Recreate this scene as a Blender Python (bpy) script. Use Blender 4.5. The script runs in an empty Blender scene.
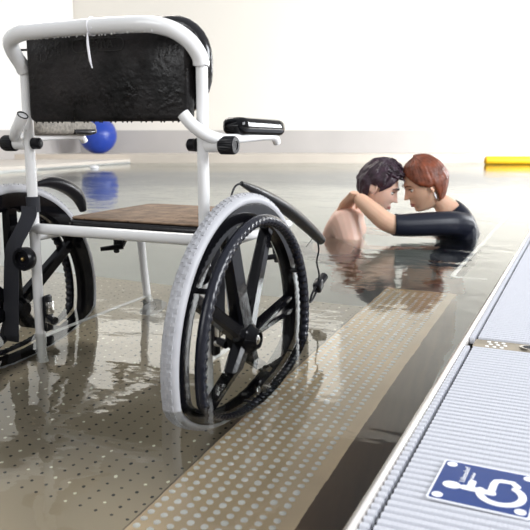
import bpy, bmesh, math, random
from mathutils import Vector, Matrix, noise, Quaternion
random.seed(7)
SC = bpy.context.scene
COL = SC.collection
PI = math.pi

# ------------------------------------------------------------------ camera
PITCH = math.atan(135 / 720)
CAM_H = 0.5                                   # above the water surface (z = 0)
cd = bpy.data.cameras.new('camera'); cam = bpy.data.objects.new('camera', cd); COL.objects.link(cam)
cam.location = (0, 0, CAM_H); cam.rotation_euler = (PI / 2 - PITCH, 0, 0)
cd.sensor_width = 36; cd.lens = 36 * 720 / 530; cd.clip_start = 0.02; cd.clip_end = 100
cd.dof.use_dof = True; cd.dof.focus_distance = 1.75; cd.dof.aperture_fstop = 9.0
SC.camera = cam

# ------------------------------------------------------------------ world, lights, exposure
w = bpy.data.worlds.new('world'); SC.world = w; w.use_nodes = True
nt = w.node_tree; nt.nodes.clear()
wo = nt.nodes.new('ShaderNodeOutputWorld'); bg = nt.nodes.new('ShaderNodeBackground')
tc = nt.nodes.new('ShaderNodeTexCoord'); sx = nt.nodes.new('ShaderNodeSeparateXYZ'); cr = nt.nodes.new('ShaderNodeValToRGB')
nt.links.new(tc.outputs['Generated'], sx.inputs[0]); nt.links.new(sx.outputs['Z'], cr.inputs[0])
nt.links.new(cr.outputs[0], bg.inputs[0]); nt.links.new(bg.outputs[0], wo.inputs[0])
e = cr.color_ramp.elements
e[0].position = 0.0; e[0].color = (.50, .48, .46, 1)
e[1].position = 1.0; e[1].color = (0.80, 0.84, 0.92, 1)
m_ = e.new(0.38); m_.color = (0.50, 0.49, 0.48, 1)
m_ = e.new(0.62); m_.color = (0.62, 0.64, 0.68, 1)
bg.inputs[1].default_value = 0.55

def area(name, loc, target, sx_, sy_, power, color=(1, 1, 1)):
    d = bpy.data.lights.new(name, 'AREA'); d.shape = 'RECTANGLE'; d.size = sx_; d.size_y = sy_; d.energy = power; d.color = color
    o = bpy.data.objects.new(name, d); COL.objects.link(o); o.location = loc
    o.rotation_euler = (Vector(target) - Vector(loc)).to_track_quat('-Z', 'Y').to_euler(); return o
area('window_daylight', (6.5, 7.5, 1.6), (0, 12.5, 0.8), 5.0, 2.0, 640, (0.95, 0.975, 1.0))  # unseen area light added to whiten the lower back wall from the right
area('window_daylight', (4.2, 0.2, 2.4), (0, 1.8, 0.1), 2.6, 1.8, 230, (0.93, 0.96, 1.0))  # added area light, brightens the white chair parts and deck
area('window_daylight', (-2.6, -1.6, 2.4), (-0.3, 1.7, 0.3), 2.4, 1.8, 45, (0.96, 0.98, 1.0))  # soft front fill added behind left of the camera for the white tubes
area('ceiling_lamp', (-1.6, 5.0, 3.9), (-0.4, 3.6, 0), 2.2, 1.2, 60, (1.0, 0.93, 0.85))
SC.view_settings.view_transform = 'Standard'; SC.view_settings.look = 'None'
SC.view_settings.gamma = 1; SC.view_settings.use_curve_mapping = False
SC.view_settings.exposure = 0.5
SC.cycles.sample_clamp_indirect = 6.0
SC.cycles.max_bounces = 12; SC.cycles.transmission_bounces = 10; SC.cycles.transparent_max_bounces = 8
SC.cycles.caustics_reflective = True; SC.cycles.caustics_refractive = True

# ------------------------------------------------------------------ materials
def mat(name, col, rough=.5, metal=0.0, bump=0, bscale=60, bdist=.002, var=0, vscale=8, spec=.5, coat=0, sub=0, stretch=None):
    m = bpy.data.materials.new(name); m.use_nodes = True; t = m.node_tree; b = t.nodes['Principled BSDF']
    b.inputs['Base Color'].default_value = (*col, 1); b.inputs['Roughness'].default_value = rough
    b.inputs['Metallic'].default_value = metal; b.inputs['Specular IOR Level'].default_value = spec
    b.inputs['Coat Weight'].default_value = coat; b.inputs['Coat Roughness'].default_value = .08
    if sub: b.inputs['Subsurface Weight'].default_value = sub; b.inputs['Subsurface Scale'].default_value = .01
    c = t.nodes.new('ShaderNodeTexCoord'); src = c.outputs['Object']
    if stretch:
        mp = t.nodes.new('ShaderNodeMapping'); mp.inputs['Scale'].default_value = stretch; t.links.new(src, mp.inputs[0]); src = mp.outputs[0]
    if var:
        n = t.nodes.new('ShaderNodeTexNoise'); n.inputs['Scale'].default_value = vscale; n.inputs['Detail'].default_value = 5
        r = t.nodes.new('ShaderNodeMapRange'); r.inputs['From Min'].default_value = .3; r.inputs['From Max'].default_value = .7
        r.inputs['To Min'].default_value = 1 - var; r.inputs['To Max'].default_value = 1 + var
        x = t.nodes.new('ShaderNodeMix'); x.data_type = 'RGBA'; x.blend_type = 'MULTIPLY'; x.inputs['Factor'].default_value = 1
        x.inputs['A'].default_value = (*col, 1); t.links.new(src, n.inputs['Vector'])
        t.links.new(n.outputs['Fac'], r.inputs[0]); t.links.new(r.outputs[0], x.inputs['B']); t.links.new(x.outputs['Result'], b.inputs['Base Color'])
    if bump:
        n = t.nodes.new('ShaderNodeTexNoise'); n.inputs['Scale'].default_value = bscale; n.inputs['Detail'].default_value = 4
        u = t.nodes.new('ShaderNodeBump'); u.inputs['Strength'].default_value = bump; u.inputs['Distance'].default_value = bdist
        t.links.new(src, n.inputs['Vector']); t.links.new(n.outputs['Fac'], u.inputs['Height']); t.links.new(u.outputs[0], b.inputs['Normal'])
    return m
M = {}
M['white_metal'] = mat('white_metal', (.86, .855, .85), .22, bump=.15, bscale=160, bdist=.001, coat=.4)
M['black_plastic'] = mat('black_plastic', (.006, .006, .008), .28, spec=.25, bump=.3, bscale=120, bdist=.0015)
M['black_gloss'] = mat('black_gloss', (.004, .004, .005), .10, spec=.2, coat=.0, bump=.1, bscale=60, bdist=.002)
M['handrim'] = mat('handrim', (.010, .011, .018), .26, spec=.4, bump=.35, bscale=140, bdist=.0015)
M['tyre'] = mat('tyre', (.42, .42, .44), .5, bump=.2, bscale=200, bdist=.001, var=.06, vscale=20)
M['strap'] = mat('strap', (.020, .021, .028), .75, bump=.6, bscale=400, bdist=.001, stretch=(1, 1, .3))
M['foam_black'] = mat('foam_black', (.016, .014, .014), .62, spec=.22, bump=.8, bscale=90, bdist=.003, var=.95, vscale=9)
_t = M['foam_black'].node_tree; _n = _t.nodes.new('ShaderNodeTexNoise'); _n.inputs['Scale'].default_value = 14; _n.inputs['Detail'].default_value = 8; _n.inputs['Roughness'].default_value = .7
_c = _t.nodes.new('ShaderNodeTexCoord'); _t.links.new(_c.outputs['Object'], _n.inputs['Vector']); _r = _t.nodes.new('ShaderNodeMapRange'); _t.links.new(_n.outputs['Fac'], _r.inputs[0])
_r.inputs[1].default_value = .42; _r.inputs[2].default_value = .62; _r.inputs[3].default_value = .22; _r.inputs[4].default_value = .75; _t.links.new(_r.outputs[0], _t.nodes['Principled BSDF'].inputs['Roughness'])
M['foam_edge'] = mat('foam_edge', (.010, .009, .010), .22, bump=.3, bscale=60, bdist=.002)
M['foam_grey'] = mat('foam_grey', (.22, .20, .17), .7, bump=1, bscale=220, bdist=.002, var=.4, vscale=120)
M['logo'] = mat('logo', (.032, .030, .028), .5, spec=.3)
M['steel'] = mat('steel', (.55, .54, .52), .25, 1.0, bump=.1, bscale=80)
M['brass'] = mat('brass', (.45, .32, .14), .3, 1.0)
M['zip'] = mat('zip', (.86, .85, .88), .35)
M['concrete_deck'] = mat('deck_tile', (.66, .60, .53), .4, var=.05, vscale=2)
M['curb'] = mat('curb', (.62, .55, .47), .4, var=.06, vscale=2)
M['wall'] = mat('wall_paint', (.82, .775, .70), .9, bump=.05, bscale=40)
M['wall_left'] = mat('wall_paint_left', (.80, .785, .755), .9, bump=.05, bscale=40)
M['wainscot'] = mat('wainscot', (.45, .425, .405), .6, var=.05, vscale=1.5)
M['pool_bottom'] = mat('pool_bottom', (.86, .87, .84), .5, var=.08, vscale=1.2)
M['brown_steel'] = mat('brown_steel', (.34, .20, .09), .5, .3, var=.15, vscale=4)
M['ledge'] = mat('ledge', (.62, .57, .48), .45, var=.06, vscale=3)
M['white_line'] = mat('white_line', (.9, .9, .88), .4)
M['lip'] = mat('lip', (.74, .70, .66), .22, .35, var=.05, vscale=5)
M['void'] = mat('void', (.03, .03, .035), .8)
M['gap_steel'] = mat('gap_steel', (.30, .26, .20), .35, .8, var=.2, vscale=20)
M['ball'] = mat('ball', (.012, .05, .36), .35)
M['yellow'] = mat('yellow_foam', (.80, .44, .005), .55, bump=.2, bscale=60)
M['sign_blue'] = mat('sign_blue', (.013, .045, .20), .25, coat=.15, bump=.12, bscale=18, bdist=.004)
M['sign_white'] = mat('sign_white', (.87, .88, .92), .25)
M['skin_tan'] = mat('skin_tan', (.72, .45, .31), .42, bump=.1, bscale=200, sub=.15, var=.06, vscale=12)
M['skin_pale'] = mat('skin_pale', (.72, .47, .37), .42, bump=.1, bscale=200, sub=.15, var=.06, vscale=12)
M['lips'] = mat('lips', (.42, .14, .12), .35)
M['eye_white'] = mat('eye_white', (.8, .78, .76), .2)
M['eye_dark'] = mat('eye_dark', (.02, .012, .01), .2)
M['hair_dark'] = mat('hair_dark', (.026, .009, .019), .38, bump=.9, bscale=60, bdist=.006, var=.5, vscale=40)
M['hair_red'] = mat('hair_red', (.17, .040, .014), .48, bump=.7, bscale=50, bdist=.006, var=.5, vscale=30)
M['wetsuit'] = mat('wetsuit', (.008, .010, .020), .42, spec=.3, bump=.15, bscale=160)
M['shorts'] = mat('shorts', (.02, .03, .07), .6)

_m = bpy.data.materials.new('daylight'); _m.use_nodes = True; _b = _m.node_tree.nodes['Principled BSDF']
_b.inputs['Emission Color'].default_value = (1, .965, .90, 1); _b.inputs['Emission Strength'].default_value = 1.7; _b.inputs['Base Color'].default_value = (.1, .1, .1, 1); M['daylight'] = _m
def nmat(name, fn):
    m = bpy.data.materials.new(name); m.use_nodes = True; fn(m.node_tree, m.node_tree.nodes['Principled BSDF']); return m

def N(t, kind, **kw):
    n = t.nodes.new('ShaderNode' + kind)
    for k, v in kw.items():
        if k.startswith('i'): n.inputs[int(k[1:])].default_value = v
        else: setattr(n, k, v)
    return n
def L(t, a, b): t.links.new(a, b)
def math_(t, op, a, b=None, c=None):
    n = N(t, 'Math', operation=op)
    for i, v in enumerate((a, b, c)):
        if v is None: continue
        if isinstance(v, (int, float)): n.inputs[i].default_value = v
        else: L(t, v, n.inputs[i])
    return n.outputs[0]

def water_mat():
    m = bpy.data.materials.new('water'); m.use_nodes = True; t = m.node_tree; t.nodes.clear()
    out = N(t, 'OutputMaterial'); g = N(t, 'BsdfGlass'); g.inputs['Roughness'].default_value = 0.0; g.inputs['IOR'].default_value = 1.333
    g.inputs['Color'].default_value = (.97, .985, .975, 1)
    g.distribution = 'MULTI_GGX'
    L(t, g.outputs[0], out.inputs['Surface'])
    va = N(t, 'VolumeAbsorption'); va.inputs['Color'].default_value = (.56, .585, .57, 1); va.inputs['Density'].default_value = .8; L(t, va.outputs[0], out.inputs['Volume'])
    c = N(t, 'TexCoord')
    mp = N(t, 'Mapping'); mp.inputs['Scale'].default_value = (1, 1.7, 1); L(t, c.outputs['Object'], mp.inputs[0])
    n1 = N(t, 'TexNoise'); n1.inputs['Scale'].default_value = 5.5; n1.inputs['Detail'].default_value = 2; n1.inputs['Roughness'].default_value = .45; n1.inputs['Distortion'].default_value = .4
    n2 = N(t, 'TexNoise'); n2.inputs['Scale'].default_value = 1.3; n2.inputs['Detail'].default_value = 1
    n3 = N(t, 'TexNoise'); n3.inputs['Scale'].default_value = 26; n3.inputs['Detail'].default_value = 1
    for n in (n1, n2, n3): L(t, mp.outputs[0], n.inputs['Vector'])
    # patches of calmer and livelier water
    pr = N(t, 'MapRange'); L(t, n2.outputs['Fac'], pr.inputs[0]); pr.inputs[1].default_value = .35; pr.inputs[2].default_value = .65; pr.inputs[3].default_value = .35; pr.inputs[4].default_value = 1.2
    s = math_(t, 'ADD', math_(t, 'MULTIPLY', n1.outputs['Fac'], 1.0), math_(t, 'MULTIPLY', n3.outputs['Fac'], .18))
    s = math_(t, 'MULTIPLY', math_(t, 'SUBTRACT', s, .58), pr.outputs[0])
    sp = N(t, 'SeparateXYZ'); L(t, c.outputs['Object'], sp.inputs[0])   # livelier water around the two bathers
    va_ = N(t, 'MapRange'); va_.interpolation_type = 'SMOOTHSTEP'; L(t, sp.outputs[1], va_.inputs[0]); va_.inputs[1].default_value = 1.9; va_.inputs[2].default_value = 2.8; va_.inputs[3].default_value = 1.0; va_.inputs[4].default_value = 2.2
    vb_ = N(t, 'MapRange'); vb_.interpolation_type = 'SMOOTHSTEP'; L(t, sp.outputs[1], vb_.inputs[0]); vb_.inputs[1].default_value = 4.0; vb_.inputs[2].default_value = 6.5; vb_.inputs[3].default_value = 1.0; vb_.inputs[4].default_value = .5
    s = math_(t, 'MULTIPLY', s, math_(t, 'MULTIPLY', va_.outputs[0], vb_.outputs[0]))
    b = N(t, 'Bump'); b.inputs['Strength'].default_value = 1.0; b.inputs['Distance'].default_value = .0019
    L(t, s, b.inputs['Height']); L(t, b.outputs[0], g.inputs['Normal'])
    return m
M['water'] = water_mat()

def holes_mat(t, b):
    """brushed steel platform with a staggered grid of small holes, some painted pale as glints"""
    c = N(t, 'TexCoord'); s = N(t, 'SeparateXYZ'); L(t, c.outputs['Object'], s.inputs[0])
    px, py = .0315, .0252
    v = math_(t, 'DIVIDE', s.outputs[1], py); row = math_(t, 'FLOOR', v)
    off = math_(t, 'MULTIPLY', math_(t, 'MODULO', math_(t, 'ADD', row, 1000), 2), .0)
    u = math_(t, 'ADD', math_(t, 'DIVIDE', s.outputs[0], px), off); cu = math_(t, 'FLOOR', u)
    fx = math_(t, 'MULTIPLY', math_(t, 'SUBTRACT', math_(t, 'FRACT', math_(t, 'ADD', u, 1000)), .5), px)
    fy = math_(t, 'MULTIPLY', math_(t, 'SUBTRACT', math_(t, 'FRACT', math_(t, 'ADD', v, 1000)), .5), py)
    d = math_(t, 'SQRT', math_(t, 'ADD', math_(t, 'MULTIPLY', fx, fx), math_(t, 'MULTIPLY', fy, fy)))
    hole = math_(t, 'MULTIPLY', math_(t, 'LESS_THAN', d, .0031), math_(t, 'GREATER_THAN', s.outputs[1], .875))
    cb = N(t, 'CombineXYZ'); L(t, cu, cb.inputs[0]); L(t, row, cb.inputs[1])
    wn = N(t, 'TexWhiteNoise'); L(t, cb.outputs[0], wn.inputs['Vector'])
    lit = math_(t, 'GREATER_THAN', wn.outputs['Value'], .80)  # random cells carry a lamp glint painted into the hole colour
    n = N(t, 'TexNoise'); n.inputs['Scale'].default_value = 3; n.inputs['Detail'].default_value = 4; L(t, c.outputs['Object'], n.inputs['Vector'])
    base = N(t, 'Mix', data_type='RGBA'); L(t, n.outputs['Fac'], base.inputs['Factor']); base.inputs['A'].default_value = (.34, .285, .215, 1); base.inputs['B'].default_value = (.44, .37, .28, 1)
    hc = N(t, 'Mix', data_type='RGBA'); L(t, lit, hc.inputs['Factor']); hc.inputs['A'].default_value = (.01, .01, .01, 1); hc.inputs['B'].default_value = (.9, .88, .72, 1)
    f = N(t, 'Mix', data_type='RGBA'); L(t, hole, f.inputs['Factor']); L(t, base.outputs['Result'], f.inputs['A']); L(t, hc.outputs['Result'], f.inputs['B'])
    L(t, f.outputs['Result'], b.inputs['Base Color']); b.inputs['Roughness'].default_value = .33
    L(t, math_(t, 'MULTIPLY', math_(t, 'SUBTRACT', 1, hole), .75), b.inputs['Metallic'])
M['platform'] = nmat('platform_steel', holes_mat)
M['strip'] = mat('strip_steel', (.74, .56, .36), .42, .3, var=.10, vscale=5)
M['stud'] = mat('stud', (.97, .94, .90), .3, .0)

def grate_mat(t, b):
    c = N(t, 'TexCoord'); s = N(t, 'SeparateXYZ'); L(t, c.outputs['Object'], s.inputs[0])
    f = math_(t, 'PINGPONG', s.outputs[0], .0033)
    notch = N(t, 'MapRange'); L(t, f, notch.inputs[0]); notch.inputs[1].default_value = .0; notch.inputs[2].default_value = .0012; notch.inputs[3].default_value = 0; notch.inputs[4].default_value = 1
    u = N(t, 'Bump'); u.inputs['Strength'].default_value = .45; u.inputs['Distance'].default_value = .0009
    L(t, notch.outputs[0], u.inputs['Height']); L(t, u.outputs[0], b.inputs['Normal'])
    b.inputs['Base Color'].default_value = (.62, .63, .675, 1); b.inputs['Roughness'].default_value = .42
M['grating'] = nmat('grating_plastic', grate_mat)

# ------------------------------------------------------------------ mesh helpers
def frame_for(d):
    d = d.normalized(); a = Vector((0, 0, 1)) if abs(d.z) < .9 else Vector((1, 0, 0))
    x = a.cross(d).normalized(); return x, d.cross(x).normalized()

def catmull(P, n=6, closed=False):
    P = [Vector(p) for p in P]; out = []; k = len(P)
    rng = range(k if closed else k - 1)
    for i in rng:
        if closed: a, b, c, d = P[(i - 1) % k], P[i], P[(i + 1) % k], P[(i + 2) % k]
        else: a, b, c, d = P[max(i - 1, 0)], P[i], P[i + 1], P[min(i + 2, k - 1)]
        for j in range(n):
            t = j / n
            out.append(.5 * ((2 * b) + (c - a) * t + (2 * a - 5 * b + 4 * c - d) * t * t + (3 * b - a - 3 * c + d) * t ** 3))
    if not closed: out.append(P[-1])
    return out

class MB:
    def __init__(s): s.v = []; s.f = []; s.m = []; s.mats = []; s.cur = 0
    def mat(s, name):
        if name not in s.mats: s.mats.append(name)
        s.cur = s.mats.index(name); return s
    def add(s, vs, fs):
        o = len(s.v); s.v += [tuple(v) for v in vs]; s.f += [tuple(i + o for i in f) for f in fs]; s.m += [s.cur] * len(fs); return s
    def box(s, c, d, bev=0, rot=None, seg=2):
        bm = bmesh.new(); bmesh.ops.create_cube(bm, size=1)
        bmesh.ops.scale(bm, vec=d, verts=bm.verts)
        if bev: bmesh.ops.bevel(bm, geom=bm.edges[:], offset=bev, segments=seg, affect='EDGES', profile=.5)
        mt = Matrix.Translation(c) @ (rot.to_4x4() if rot else Matrix.Identity(4))
        bm.verts.index_update()
        s.add([mt @ v.co for v in bm.verts], [[v.index for v in f.verts] for f in bm.faces]); bm.free(); return s
    def tube(s, P, r, seg=12, closed=False, sub=0, cap=True, flat=None, up=None):
        P = [Vector(p) for p in P]
        R = list(r) if isinstance(r, (list, tuple)) else [r] * len(P)
        if sub:
            Rv = catmull([(q, 0, 0) for q in R], sub, closed); R = [q.x for q in Rv]; P = catmull(P, sub, closed)
        n = len(P); vs = []; fs = []; x = None
        for i in range(n):
            if closed: d = P[(i + 1) % n] - P[(i - 1) % n]
            else: d = P[min(i + 1, n - 1)] - P[max(i - 1, 0)]
            if d.length < 1e-9: d = Vector((0, 0, 1))
            d.normalize()
            if up is not None: x = Vector(up).cross(d).normalized()
            elif x is None: x, _ = frame_for(d)
            else: x = (x - d * x.dot(d)).normalized()
            y = d.cross(x)
            fx, fy = flat if flat else (1, 1)
            for j in range(seg):
                a = 2 * PI * j / seg; vs.append(P[i] + (x * math.cos(a) * fx + y * math.sin(a) * fy) * R[i])
        m = n if closed else n - 1
        for i in range(m):
            for j in range(seg):
                a = i * seg + j; b = i * seg + (j + 1) % seg; c = ((i + 1) % n) * seg + (j + 1) % seg; e_ = ((i + 1) % n) * seg + j
                fs.append((a, b, c, e_))
        if cap and not closed:
            fs.append(tuple(range(seg - 1, -1, -1))); fs.append(tuple((n - 1) * seg + j for j in range(seg)))
        return s.add(vs, fs)
    def lathe(s, prof, c, axis, seg=32, closed=False):
        """prof = list of (along axis, radius)"""
        d = Vector(axis).normalized(); x, y = frame_for(d); c = Vector(c); vs = []; fs = []; n = len(prof)
        for (t, r) in prof:
            for j in range(seg):
                a = 2 * PI * j / seg; vs.append(c + d * t + (x * math.cos(a) + y * math.sin(a)) * max(r, 1e-5))
        for i in range(n if closed else n - 1):
            for j in range(seg):
                k = (i + 1) % n
                fs.append((i * seg + j, i * seg + (j + 1) % seg, k * seg + (j + 1) % seg, k * seg + j))
        return s.add(vs, fs)
    def prism(s, poly, z0, z1, T=None):
        n = len(poly); vs = [Vector((p[0], p[1], z0)) for p in poly] + [Vector((p[0], p[1], z1)) for p in poly]
        if T: vs = [T @ v for v in vs]
        fs = [tuple(range(n - 1, -1, -1)), tuple(range(n, 2 * n))] + [(i, (i + 1) % n, n + (i + 1) % n, n + i) for i in range(n)]
        return s.add(vs, fs)
    def sphere(s, c, r, seg=20, rings=12):
        rx, ry, rz = r if isinstance(r, (tuple, list)) else (r, r, r); c = Vector(c); vs = []; fs = []
        for i in range(rings + 1):
            th = PI * i / rings
            for j in range(seg):
                a = 2 * PI * j / seg; vs.append(c + Vector((rx * math.sin(th) * math.cos(a), ry * math.sin(th) * math.sin(a), rz * math.cos(th))))
        for i in range(rings):
            for j in range(seg): fs.append((i * seg + j, (i + 1) * seg + j, (i + 1) * seg + (j + 1) % seg, i * seg + (j + 1) % seg))
        return s.add(vs, fs)
    def build(s, name, material=None, parent=None, smooth=35):
        me = bpy.data.meshes.new(name); me.from_pydata(s.v, [], s.f)
        bm = bmesh.new(); bm.from_mesh(me); bmesh.ops.remove_doubles(bm, verts=bm.verts, dist=1e-6)
        bmesh.ops.recalc_face_normals(bm, faces=bm.faces); bm.to_mesh(me); bm.free()
        if material: me.materials.append(M[material])
        else:
            for q in s.mats: me.materials.append(M[q])
            if len(me.polygons) == len(s.m): me.polygons.foreach_set('material_index', s.m)
        if smooth:
            me.shade_smooth(); me.set_sharp_from_angle(angle=math.radians(smooth))
        o = bpy.data.objects.new(name, me); COL.objects.link(o)
        if parent: o.parent = parent
        return o

def tag(o, label=None, cat=None, group=None, kind=None):
    if label: o['label'] = label
    if cat: o['category'] = cat
    if group: o['group'] = group
    if kind: o['kind'] = kind
    return o
def empty(name, loc=(0, 0, 0), rz=0):
    o = bpy.data.objects.new(name, None); COL.objects.link(o); o.location = loc; o.rotation_euler = (0, 0, rz); o.empty_display_size = .1; return o

# ------------------------------------------------------------------ pool frame: u across (towards the right deck), v along the pool edge
YAW = math.radians(24.05)
def pool(o): o.rotation_euler = (0, 0, -YAW); return o
def st(mb, name, material=None, smooth=35):
    o = mb.build(name, material, None, smooth); o['kind'] = 'structure'; return o
def uv2w(u, v, z=0): return Vector((u * math.cos(YAW) + v * math.sin(YAW), -u * math.sin(YAW) + v * math.cos(YAW), z))
def w2uv(x, y): return (x * math.cos(YAW) - y * math.sin(YAW), x * math.sin(YAW) + y * math.cos(YAW))
FARY = 11.2
ULEFT = -6.45; UL = -.238
VFL = None
def v_at(u, Y): return (Y + u * math.sin(YAW)) / math.cos(YAW)
VN = -2.5
# water surface, cut to the pool outline (u, v)
water_poly = [(ULEFT, VN), (UL - .006, VN), (UL - .006, v_at(UL, FARY)), (ULEFT, v_at(ULEFT, FARY))]
mb = MB(); n = len(water_poly); mb.add([(p[0], p[1], 0) for p in water_poly], [tuple(range(n))])
wat = pool(st(mb, 'pool_water', 'water', 0))
if wat.data.polygons[0].normal.z < 0: wat.data.flip_normals()
# pool floor and its walls
mb = MB(); mb.prism([(ULEFT - .1, VN - .1), (-.24, VN - .1), (-.24, v_at(-.24, FARY) + .1), (ULEFT - .1, v_at(ULEFT, FARY) + .1)], -1.3, -1.2)
pool(st(mb, 'pool_floor', 'pool_bottom', 0))
mb = MB(); mb.prism([(-.232, VN - .2), (-.20, VN - .2), (-.20, v_at(-.2, FARY)), (-.232, v_at(-.232, FARY))], -1.3, -.03)
pool(st(mb, 'pool_wall_right', 'brown_steel', 0))
mb = MB(); mb.prism([(ULEFT - .1, VN - .2), (ULEFT, VN - .2), (ULEFT, v_at(ULEFT, FARY)), (ULEFT - .1, v_at(ULEFT, FARY))], -1.3, .02)
pool(st(mb, 'pool_wall_left', 'pool_bottom', 0))
mb = MB(); mb.box((1.0, FARY + .05, -.6), (12, .1, 1.3)); st(mb, 'pool_wall_back', 'pool_bottom', 0)

# far deck with its raised curb, left deck, back and left walls
mb = MB()
mb.prism([(-9, FARY), (9, FARY), (9, 12.7), (-9, 12.7)], -.3, .115); st(mb, 'deck_back', 'concrete_deck', 0)
mb = MB(); mb.prism([(-9, FARY - .02), (9, FARY - .02), (9, FARY + .12), (-9, FARY + .12)], -.12, .135); st(mb, 'trim_1', 'curb', 0)
mb = MB(); mb.prism([(ULEFT - 1.7, VN), (ULEFT, VN), (ULEFT, v_at(ULEFT, FARY) - .02), (ULEFT - 1.7, v_at(ULEFT - 1.7, FARY) - .02)], -.3, .06); pool(st(mb, 'deck_left', 'concrete_deck', 0))
mb = MB(); mb.box((2.6, 12.66, .305), (11.9, .06, .38)); st(mb, 'wainscot_back', 'wainscot', 0)
mb = MB(); mb.box((2.6, 12.75, 1.475), (11.9, .12, 2.75)); mb.box((2.6, 12.75, 4.8), (11.9, .12, .7)); mb.box((5.0, 12.75, 3.65), (7.1, .12, 1.62)); st(mb, 'wall_back', 'wall', 0)
for i in range(2):        # row of high windows above the visible wall
    x0 = -3.2 + i * 2.32
    mb = MB(); mb.mat('white_line').box((x0 + 1.16, 12.72, 2.88), (2.32, .10, .06)).box((x0 + 1.16, 12.72, 4.42), (2.32, .10, .06)).box((x0 + .03, 12.72, 3.65), (.06, .10, 1.6)).box((x0 + 2.29, 12.72, 3.65), (.06, .10, 1.6))
    mb.mat('daylight').box((x0 + 1.16, 12.75, 3.65), (2.26, .02, 1.5)); o = mb.build('window_%d' % (i + 1), None, None, 0); o['kind'] = 'structure'
# left wall runs parallel to the pool from the corner seen near the top left
c0 = Vector((-3.22, 12.66)); dv = Vector((-math.sin(YAW), -math.cos(YAW))); nv = Vector((-math.cos(YAW), math.sin(YAW)))
def strip(a, b, th): return [tuple(a), tuple(b), tuple(b + nv * th), tuple(a + nv * th)]
mb = MB(); mb.prism(strip(c0, c0 + dv * 14, .12), .5, 5.1); st(mb, 'wall_left', 'wall_left', 0)
mb = MB(); mb.prism(strip(c0 - nv * .03, c0 - nv * .03 + dv * 14, .14), .06, .5); st(mb, 'wainscot_left', 'wainscot', 0)

# ------------------------------------------------------------------ movable platform under the wheelchair
D = .259
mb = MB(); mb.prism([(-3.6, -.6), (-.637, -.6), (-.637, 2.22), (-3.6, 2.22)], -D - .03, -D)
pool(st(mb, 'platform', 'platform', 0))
# studded strip: a raised border of the platform
mb = MB(); mb.mat('strip').prism([(-.632, -.6), (-.386, -.6), (-.386, 2.5), (-.632, 2.5)], -D - .04, -D + .006)
mb.mat('strip').prism([(-.40, -.6), (-.386, -.6), (-.386, 2.5), (-.40, 2.5)], -.75, -D - .04)
cols = 9; pu = .0250
mb.mat('stud')
for i in range(cols):
    u = -.6200 + pu * i
    v = .3
    while v < 2.47:
        prof = [(0, .0066), (.0024, .0062), (.0042, .0040), (.0048, 0)]
        mb.lathe(prof, (u, v, -D + .0055), (0, 0, 1), seg=10); v += .0216
o = pool(mb.build('studded_strip', None)); o['kind'] = 'structure'
# white rail just under the surface beyond the platform, with its short return towards the edge
mb = MB(); mb.tube([(-.30, 2.60, -.085), (-.40, 2.585, -.085), (-.418, 2.60, -.085), (-.422, 2.66, -.085), (-.425, 5.0, -.085), (-.425, v_at(-.425, FARY) - .02, -.085)], .009, 10)
pool(st(mb, 'trim_2', 'white_line', 40))

# ------------------------------------------------------------------ pool edge lip and white overflow gratings
mb = MB()
prof = [(-.246, -.03), (-.246, .008), (-.243, .016), (-.237, .020), (-.232, .018), (-.229, .012), (-.229, -.03)]
vs = []; VF = v_at(UL, FARY) - .01
for v in (VN, VF):
    vs += [(p[0], v, p[1]) for p in prof]
k = len(prof); fs = [(i, (i + 1) % k, k + (i + 1) % k, k + i) for i in range(k)] + [tuple(range(k)), tuple(range(2 * k - 1, k - 1, -1))]
mb.add(vs, fs); pool(st(mb, 'pool_edge', 'lip', 50))
mb = MB(); mb.prism([(-.229, VN), (1.6, VN), (1.6, 9.9), (-.229, 9.9)], -.06, -.012); pool(st(mb, 'gutter_base', 'void', 0))

def grating(u0, u1, v0, v1, zt=.018, pitch=.0172, wdt=.0166):
    mb = MB(); v = v0; h = .016
    while v < v1:
        cs = [(-wdt / 2, -h), (-wdt / 2, -.014), (-wdt * .42, -.0065), (-wdt * .26, -.0016), (0, 0), (wdt * .26, -.0016), (wdt * .42, -.0065), (wdt / 2, -.014), (wdt / 2, -h)]
        vs = [(u0, v + a, zt + z) for a, z in cs] + [(u1, v + a, zt + z) for a, z in cs]; q = len(cs)
        mb.add(vs, [(i, i + 1, q + i + 1, q + i) for i in range(q - 1)] + [tuple(range(q)), tuple(range(2 * q - 1, q - 1, -1))])
        v += pitch
    # carrier bars under the ribs
    u = u0 + .02
    while u < u1:
        mb.box((u, (v0 + v1) / 2, zt - .019), (.006, v1 - v0 - .01, .010)); u += max(.08, (u1 - u0) / 6)
    return mb
o = pool(grating(-.227, -.2170, .2, 1.632).build('edge_grating', 'grating')); tag(o, 'narrow white ribbed edging strip beside the pool, in front of the steel gap', 'grating')
o = pool(grating(-.227, -.2170, 1.708, 9.0).build('edge_grating', 'grating')); tag(o, 'narrow white ribbed edging strip beside the pool, beyond the steel gap', 'grating')
o = pool(grating(-.2095, .75, .2, 1.632).build('deck_grating', 'grating')); tag(o, 'white ribbed plastic deck grating carrying the blue wheelchair sign', 'grating')
o = pool(grating(-.2095, .75, 1.718, 9.0).build('deck_grating', 'grating')); tag(o, 'white ribbed plastic deck grating beyond the perforated steel bar', 'grating')
mb = MB(); mb.prism([(.76, -1), (3, -1), (3, 8.5), (.76, 8.5)], -.05, .018); pool(st(mb, 'deck_right', 'concrete_deck', 0))

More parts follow.
